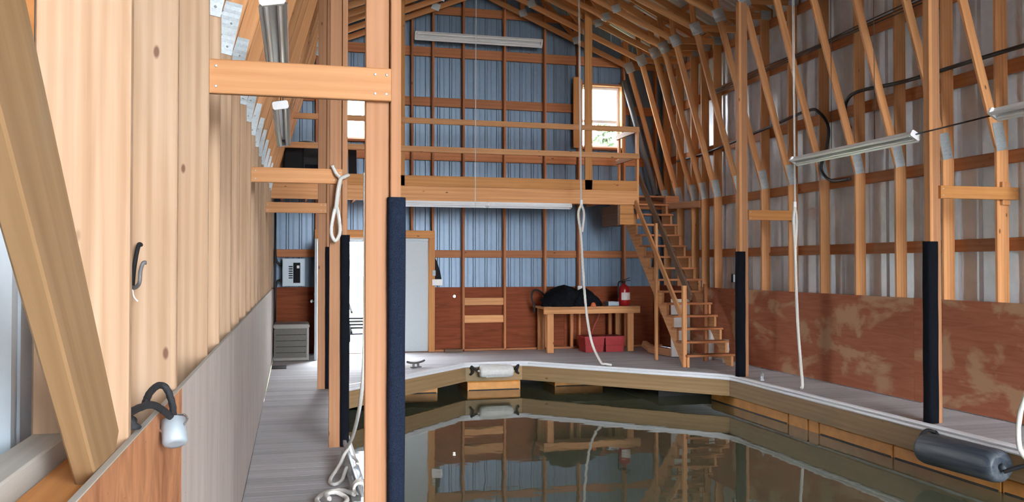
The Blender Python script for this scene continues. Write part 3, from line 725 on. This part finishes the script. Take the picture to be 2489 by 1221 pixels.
lathe('collar', [(0, .062), (.05, .062)], 'black_plastic', axis((6.93, 15.80, 2.951), (-.66, .02, 2.28)), pp, 14)
# storage deck box
dbx = thing('deck_box', (.0, 15.3, 0), 'taupe plastic deck storage box standing beside the open door', 'box')
db_ = box('body', -.31, .25, 15.02, 15.72, .03, .55, 'box_taupe', dbx, .02); box('lid', -.325, .27, 15.0, 15.74, .551, .62, 'box_pale', dbx, .025)
for k in range(4): box('groove', -.28, .215, 15.012, 15.03, .14 + k * .10, .147 + k * .10, 'black_plastic', db_, .002)
box('corner_trim', .215, .262, 15.006, 15.05, .03, .55, 'box_pale', dbx, .012); box('base_trim', -.31, .26, 15.008, 15.05, .006, .06, 'box_pale', dbx, .01)
mt_ = slab('floor_mat', -.32, -.10, 13.95, 14.3, .0, .012, 'rubber'); tag(mt_, 'small black mat on the deck by the storage box', 'mat')
# things on the loft
def tire(c, r, rr, ax, label, parent=None):
    t = thing('tire', Vector(c) - Vector((0, 0, r)), label, 'tire'); pr = []
    for k in range(15):
        a = math.pi * (k / 14) * 1.5 - math.pi * .25; pr.append((-math.cos(a) * rr * .9, r - rr + math.sin(a) * rr))
    lathe('tread', pr, 'rubber', axis(c, ax), t, 36); lathe('rim', [(-rr * .5, r * .45), (-rr * .3, r * .56), (rr * .3, r * .56), (rr * .5, r * .45)], 'pole_grey', axis(c, ax), t, 30)
tire((.22, 15.35, 3.369), .41, .11, (0, 1, .0), 'black tire standing on the loft behind the railing')
bb = thing('black_bin', (.05, 14.95, 2.96), 'black plastic bin on the loft beside the tire', 'bin')
box('body', -.16, .16, 14.8, 15.1, 2.962, 3.58, 'black_plastic', bb, .02); box('lid', -.175, .175, 14.785, 15.115, 3.581, 3.62, 'black_plastic', bb, .012)
bc = thing('black_case', (.3, 14.95, 2.96), 'low black case on the loft beside the bin', 'case')
box('body', .18, .62, 14.8, 15.1, 2.962, 3.22, 'black_plastic', bc, .02); box('lid', .18, .62, 14.795, 15.105, 3.221, 3.30, 'black_cloth', bc, .01); box('handle', .34, .46, 14.78, 14.794, 3.12, 3.14, 'panel_grey', bc)
bq = thing('leaning_board', (1.02, 15.1, 2.96), 'tall black board leaning on the loft under the window', 'board')
beam('board', (.98, 14.95, 2.962), (.98, 15.15, 3.66), .14, .02, 'black_plastic', bq, (0, 1, 0)); box('foot', .9, 1.06, 14.9, 15.0, 2.961, 2.985, 'black_plastic', bq)

# ---------------------------------------------------------------- under the stairs
pn = thing('white_panel', (6.75, 14.2, 0), 'tall pale panel standing under the stairs', 'panel')
box('sheet', 6.42, 6.78, 14.0, 14.03, .01, 1.02, 'pvc', pn); box('batten', 6.79, 6.83, 13.99, 14.03, .01, 1.02, 'pine_red', pn)
for k, (x, y, h, r, l_) in enumerate(((6.93, 13.5, .62, .05, 'taller white plastic pipe standing under the stairs'), (6.93, 13.0, .38, .055, 'shorter white plastic pipe standing under the stairs'))):
    pv = thing('plastic_pipe', (x, y, 0), l_, 'pipe', 'white pipes under the stairs')
    lathe('pipe', [(0, r), (h, r), (h, r * .85), (h - .05, r * .85)], 'pvc', axis((x, y, .003), (0, 0, 1)), pv, 16); lathe('collar', [(h * .5, r * 1.1), (h * .5 + .05, r * 1.1)], 'pvc', axis((x, y, .003), (0, 0, 1)), pv, 16)
lg = thing('plank_bundle', (6.5, 14.6, 0), 'pale curved plank lying on the deck behind the stairs', 'plank')
beam('plank', (6.35, 14.75, .08), (6.46, 14.06, .08), .12, .13, 'pine_pale', lg); beam('tip', (6.28, 14.9, .17), (6.35, 14.74, .09), .10, .11, 'pine_pale', lg)
bx_ = thing('wall_switch', (7.08, 12.99, 1.35), 'small white switch box on the stud beside the stairs', 'switch'); box('body', 7.055, 7.131, 12.965, 13.02, 1.34, 1.46, 'white_paint', bx_); box('plate', 7.05, 7.055, 12.96, 13.025, 1.33, 1.47, 'black_plastic', bx_)

# ---------------------------------------------------------------- ropes, cords, cables
def rope(name, pts, r, label, mt='rope_white', strands=3, group=None, cat='rope'):
    o = tube(name, pts, r, mt, None, 8, 6, False, strands, r * 5); tag(o, label, cat, group); return o
hr = thing('hanging_rope', (4.68, 13.74, 2.6), 'white rope with spliced eye hanging in front of the workbench', 'rope', 'white ropes hanging from the roof')
tube('cord', [(4.648, 13.742, 6.25), (4.679, 13.742, 2.69)], .007, 'cord_white', hr, 6, 1); tube('cord', [(4.628, 13.743, 6.26), (4.664, 13.743, 2.69)], .006, 'cord_white', hr, 6, 1)
box('clip', 4.654, 4.70, 13.727, 13.757, 2.625, 2.71, 'white_enamel', hr)
tube('rope', [(4.679, 13.742, 2.63), (4.622, 13.742, 2.47), (4.668, 13.742, 2.13), (4.70, 13.74, 1.6), (4.735, 13.68, .9), (4.77, 13.5, .35), (4.80, 13.15, .06), (4.83, 13.0, .038), (4.92, 12.99, .022)], .021, 'rope_white', hr, 8, 6, False, 3, .1)
tube('rope', [(4.679, 13.742, 2.63), (4.725, 13.742, 2.47), (4.69, 13.742, 2.17)], .02, 'rope_white', hr, 8, 6, False, 3, .1)
h2 = thing('hanging_rope', (6.26, 9.886, 2.3), 'white rope with spliced eye hanging before the right plywood wall', 'rope', 'white ropes hanging from the roof')
tube('cord', [(6.238, 9.886, 5.57), (6.258, 9.886, 2.41)], .006, 'cord_white', h2, 6, 1); tube('cord', [(6.263, 9.886, 5.57), (6.268, 9.886, 2.41)], .006, 'cord_white', h2, 6, 1)
box('clip', 6.238, 6.278, 9.871, 9.901, 2.35, 2.43, 'white_enamel', h2)
tube('rope', [(6.258, 9.886, 2.36), (6.238, 9.886, 2.19), (6.258, 9.886, 1.9), (6.28, 9.9, 1.4), (6.33, 9.94, .8), (6.39, 9.97, .3), (6.405, 9.96, .06), (6.37, 9.94, .02)], .019, 'rope_white', h2, 8, 6, False, 3, .1)
tube('rope', [(6.258, 9.886, 2.36), (6.283, 9.886, 2.19), (6.268, 9.888, 1.85)], .018, 'rope_white', h2, 8, 6, False, 3, .1)
pc = tube('pull_cord', [(2.885, 13.793, 6.6), (2.872, 13.793, 2.56)], .006, 'cord_white', None, 6, 1); tag(pc, 'thin straight white cord hanging from the roof before the loft', 'cord')
lr = thing('rope_loop', (.37, 7.65, 2.4), 'white rope loop knotted over a tie board', 'rope')
tube('strand', [(.33, 7.73, 2.48), (.36, 7.70, 2.41), (.395, 7.68, 2.36), (.38, 7.68, 2.26), (.365, 7.68, 2.12)], .016, 'rope_white', lr, 8, 6, False, 3, .08)
tube('strand', [(.465, 7.70, 2.40), (.44, 7.66, 2.385), (.395, 7.665, 2.355), (.372, 7.66, 2.25), (.355, 7.66, 2.1)], .016, 'rope_white', lr, 8, 6, False, 3, .08)
tube('eye', [(.36, 7.67, 2.12), (.325, 7.67, 1.98), (.32, 7.67, 1.88), (.352, 7.67, 1.82), (.39, 7.67, 1.88), (.39, 7.67, 1.98)], .016, 'rope_white', lr, 8, 6, True, 3, .08)
mr = thing('mooring_rope', (.4, 6.4, 0), 'white mooring rope falling from the post and coiled round the deck cleat', 'rope')
tube('fall', [(.445, 5.6, 2.2), (.445, 5.6, 1.2), (.44, 5.8, .75), (.43, 6.4, .38), (.42, 7.0, .165), (.43, 7.2, .137)], .013, 'rope_white', mr, 8, 6, False, 3, .07)
tube('bight', [(.435, 7.06, .137), (.40, 6.97, .115), (.355, 6.85, .06), (.27, 6.55, .018), (.29, 6.42, .016), (.35, 6.50, .018), (.375, 6.60, .045), (.398, 6.66, .078)], .014, 'rope_white', mr, 8, 6, False, 3, .07)
tube('coil', [(.412, 6.03, .037), (.33, 6.22, .02), (.22, 6.17, .02), (.16, 6.0, .02), (.20, 5.86, .02), (.30, 5.82, .02), (.36, 5.98, .02), (.29, 6.08, .045), (.22, 6.02, .05), (.24, 5.9, .05)], .016, 'rope_white', mr, 8, 6, False, 3, .08)
for k in range(3): tube('wrap', [(.447 + .036 * math.cos(a), 6.05 + k * .035, .071 + .036 * math.sin(a)) for a in (0, 1.05, 2.1, 3.14, 4.2, 5.25)], .012, 'rope_white', mr, 8, 6, True, 3, .07)
def cleat(c, L, ang, label, h=.07, mt='galv'):
    t = thing('dock_cleat', c, label, 'cleat', 'galvanized dock cleats'); d = Vector((math.cos(ang), math.sin(ang), 0)); c = Vector(c)
    beam('base', c - d * L * .28 + Vector((0, 0, .006)), c + d * L * .28 + Vector((0, 0, .006)), .05, .012, mt, t)
    for s in (-1, 1): beam('leg', c + d * s * L * .14 + Vector((0, 0, .01)), c + d * s * L * .12 + Vector((0, 0, h)), .035, .03, mt, t)
    tube('horn', [c - d * L * .5 + Vector((0, 0, h + .03)), c - d * L * .3 + Vector((0, 0, h + .01)), c + Vector((0, 0, h)), c + d * L * .3 + Vector((0, 0, h + .01)), c + d * L * .5 + Vector((0, 0, h + .03))], .017, mt, t, 8)
# large galvanized cleat at the near post, with a cylinder roller beside it
t = thing('mooring_bracket', (.44, 6.3, 0), 'galvanized mooring bracket lying on the deck beside the nearest post', 'bracket')
beam('long_arm', (.452, 5.78, .06), (.425, 7.42, .115), .028, .04, 'galv', t); beam('short_arm', (.415, 6.2, .03), (.405, 7.3, .06), .03, .03, 'galv', t)
box('foot', .39, .463, 5.9, 6.3, .0, .02, 'galv', t); lathe('roller', [(0, .03), (.01, .045), (.22, .045), (.23, .03)], 'galv', axis((.45, 6.72, .062), (.0, -1, 0)), t, 14)
tube('lashing', [(.43, 6.95, .09), (.455, 6.9, .105), (.485, 6.8, .09), (.475, 6.65, .1)], .012, 'rope_white', t, 8, 6, False, 3, .06)
cleat((1.88, 13.62, .0), .34, .5, 'dark cleat with a line on the pale deck before the white door', mt='pole_grey')
rope('cleat_line', [(1.1, 13.45, .015), (1.3, 13.5, .015), (1.6, 13.55, .014), (1.76, 13.572, .022), (1.815, 13.583, .027)], .013, 'short grey line lying by the cleat before the white door', 'rope_white')
cleat((6.40, 10.95, .0), .32, 1.1, 'cleat on the right deck at the foot of a black bumper')
rope('edge_rope', [(6.36, 5.903, 5.52), (6.36, 5.89, 2.8), (6.16, 5.93, 1.25), (6.10, 6.08, .62), (6.09, 6.18, .32), (6.09, 6.20, .1), (6.10, 6.16, -.03), (6.125, 6.02, -.09), (6.12, 5.75, -.10), (6.11, 5.45, .0), (6.15, 5.28, .055), (6.21, 5.2, .042), (6.35, 5.12, .022), (6.5, 5.1, .022)], .022, 'thick white rope hanging at the right deck edge past the blue fender')
# fenders
def fender(c, d, L, r, mt, label, end=None):
    c, d = Vector(c), Vector(d).normalized(); t = thing('boat_fender', c, label, 'fender', 'boat fenders tied to the slip edge')
    M = axis(c - d * L / 2, d)
    lathe('body', [(0, r * .30), (.0, r * .70), (.012, r * .84), (.035, r * .94), (.08, r), (L - .08, r), (L - .035, r * .94), (L - .012, r * .84), (L, r * .70), (L - .012, r * .42), (L - .02, r * .2)], mt, M, t, 28)
    for s in (-1, 1):
        e = c + d * s * (L / 2 - .01); lathe('eye_boss', [(0, r * .22), (.03, r * .15), (.045, r * .08)], end or mt, axis(e, d * s), t, 12)
    return t
t = fender((3.24, 13.862, -.125), (1, 0, -.02), .56, .105, 'fender_white', 'white cylindrical fender lashed across the nose of the slip')
for k in range(9):
    a = 2 * math.pi * k / 9; box('rib', 3.06, 3.42, 13.862 + .103 * math.cos(a) - .006, 13.862 + .103 * math.cos(a) + .006, -.125 + .103 * math.sin(a) - .006, -.125 + .103 * math.sin(a) + .006, 'fender_white', t)
for s in (-1, 1): tube('lashing', [(3.24 + s * .30, 13.87, -.12), (3.24 + s * .36, 13.92, -.08), (3.24 + s * .40, 13.948, -.05), (3.24 + s * .37, 13.94, -.14), (3.24 + s * .41, 13.975, -.19)], .018, 'rope_black', t)
t = fender((6.027, 6.80, -.175), (.02, -1, .02), .96, .15, 'fender_blue', 'large dark blue grey fender hanging on the right deck edge')
tube('lashing', [(6.02, 7.30, -.17), (6.04, 7.35, -.10), (6.10, 7.33, -.03), (6.152, 7.27, -.045)], .018, 'rope_black', t); blob('knot', (6.150, 7.27, -.085), .028, .045, .055, 'rope_black', t, 8, .4); tube('lashing', [(6.03, 6.30, -.20), (6.11, 6.18, -.13), (6.188, 6.08, -.092)], .018, 'rope_black', t)
# cables on the right wall
def cable(pts, r, label, g='black cables on the right wall'):
    o = tube('wall_cable', pts, r, 'cable_black'); tag(o, label, 'cable', g)
cable([(7.108, 15.2, 3.6), (7.109, 13.94, 3.62), (7.109, 12.0, 3.74), (7.109, 10.9, 3.82), (7.108, 10.6, 3.74), (7.108, 10.4, 3.5), (7.108, 10.45, 3.2), (7.108, 10.57, 2.96), (7.108, 10.35, 2.77), (7.108, 9.93, 2.75)], .022, 'black cable dropping in a wide bow below the girt on the grey metal wall')
cable([(7.108, 9.92, 3.42), (7.108, 10.02, 3.6), (7.108, 9.98, 3.8), (7.108, 9.7, 3.87), (7.109, 8.85, 3.82), (7.109, 7.6, 3.82), (7.109, 5.5, 3.81), (7.109, 3, 3.8)], .024, 'thick black cable running toward the entrance on the grey metal wall')
for k in range(3): cable([(7.121, 13.9, 4.66 - k * .030), (7.121, 12.2, 4.72 - k * .045), (7.121, 10.8, 4.70 - k * .024), (7.121, 9.3, 4.75 - k * .038), (7.121, 7.2, 4.77 - k * .040)], .009, 'thin black cable along the upper girt, %s of three strands' % ['uppermost', 'middle', 'lowest'][k])
wl = tube('light_wire', [(6.22, 7.60, 2.96), (6.19, 6.52, 2.98)], .008, 'cable_black', None, 6, 1); tag(wl, 'straight wire linking the two strip lights before the metal wall', 'wire')

# ---------------------------------------------------------------- on the plank wall beside the camera
hk = thing('wall_hook', (-.45, 2.79, 1.6), 'bent black steel hook screwed into the pine studs', 'hook')
tube('shank', [(-.446, 2.804, 1.664), (-.449, 2.775, 1.660), (-.458, 2.765, 1.60), (-.463, 2.765, 1.538)], .0065, 'black_plastic', hk)
tube('bend', [(-.463, 2.765, 1.538), (-.452, 2.74, 1.536), (-.437, 2.72, 1.55), (-.434, 2.72, 1.585), (-.428, 2.725, 1.608), (-.42, 2.73, 1.61)], .006, 'pole_grey', hk)
tube('thread', [(-.463, 2.765, 1.535), (-.458, 2.76, 1.51), (-.447, 2.76, 1.495)], .002, 'cord_white', hk)
rl = thing('roller_float', (-.3, 2.33, 1.12), 'pale grey cylinder float tied with black rope over the plywood edge', 'float')
lathe('cylinder', [(0, .022), (.004, .029), (.062, .031), (.07, .026), (.07, .015)], 'panel_grey', axis((-.300, 2.385, 1.205), (.10, -.35, -.55)), rl, 24)
tube('ring', [(-.297 + .033 * math.cos(a), 2.375 + .024 * math.sin(a), 1.195 + .016 * math.sin(a) + .010 * math.cos(a)) for a in [k * math.pi / 4 for k in range(8)]], .003, 'bright_metal', rl, 6, 4, True)
tube('rope', [(-.375, 2.06, 1.250), (-.36, 2.10, 1.266), (-.348, 2.18, 1.268), (-.332, 2.26, 1.262), (-.314, 2.31, 1.24), (-.303, 2.36, 1.215), (-.300, 2.385, 1.205)], .009, 'rope_black', rl, 8, 6, False, 3, .04)
tube('rope', [(-.300, 2.39, 1.205), (-.304, 2.41, 1.235), (-.318, 2.42, 1.275), (-.336, 2.41, 1.29), (-.350, 2.35, 1.28), (-.352, 2.29, 1.262)], .009, 'rope_black', rl, 8, 6, False, 3, .04)
blob('knot', (-.372, 2.075, 1.236), .028, .024, .035, 'rope_black', rl, 4, .5)

# ---------------------------------------------------------------- outside the back door and windows
od = thing('outdoor_deck', (1.4, 18, -.1), 'pale plank path outside the open door', 'path')
for k in range(36): y0 = YB + .09 + k * .142; box('plank', -1.2, 4.2, y0, y0 + .128, -.06, -.02, 'deck_board', od)
ct = thing('cart', (1.35, 18.6, -.02), 'wheeled boat cart on the path outside the door', 'cart')
for x in (1.12, 2.0): lathe('wheel', [(-.04, .10), (-.045, .16), (-.03, .18), (.03, .18), (.045, .16), (.04, .10)], 'cart_dark', axis((x, 18.5, .165), (1, 0, 0)), ct, 24)
beam('axle', (1.1, 18.5, .165), (2.02, 18.5, .165), .03, .03, 'cart_dark', ct)
for z in (.19, .62): beam('frame_bar', (1.2, 18.55, z), (1.2, 20.0, z + .2), .04, .04, 'cart_dark', ct)
for k in range(4): beam('cross_bar', (1.05, 18.7 + k * .3, .28 + k * .05), (2.05, 18.7 + k * .3, .28 + k * .05), .04, .04, 'cart_dark', ct)
def tree(c, h, r, label, seed):
    t = thing('tree', c, label, 'tree', 'trees outside the windows'); rr = random.Random(seed); c = Vector(c)
    lathe('trunk', [(0, .22), (h * .5, .14), (h * .9, .05)], 'bark', axis(c, (0, 0, 1)), t, 8)
    vs = []; fs = []
    for k in range(900):
        a, f = rr.uniform(0, 6.283), rr.random(); rad = r * math.sqrt(rr.random()) * (1 - f * .85); p = c + Vector((rad * math.cos(a), rad * math.sin(a), h * (.18 + .85 * f)))
        u = Vector((rr.gauss(0, 1), rr.gauss(0, 1), rr.gauss(0, 1))).normalized() * .3; v = u.orthogonal().normalized() * .18; i = len(vs)
        vs += [p - u - c, p + v - c, p + u - c, p - v - c]; fs.append((i, i + 1, i + 2, i + 3))
    o = mesh_obj('foliage', vs, fs, 'leaf', Matrix.Translation(c), t); o['kind'] = 'stuff'
tree((16.5, 44, -.2), 9.5, 3.0, 'tall conifer beyond the right loft window', 2); tree((11.5, 50, -.2), 8.0, 2.6, 'shorter conifer beyond the right loft window', 3)
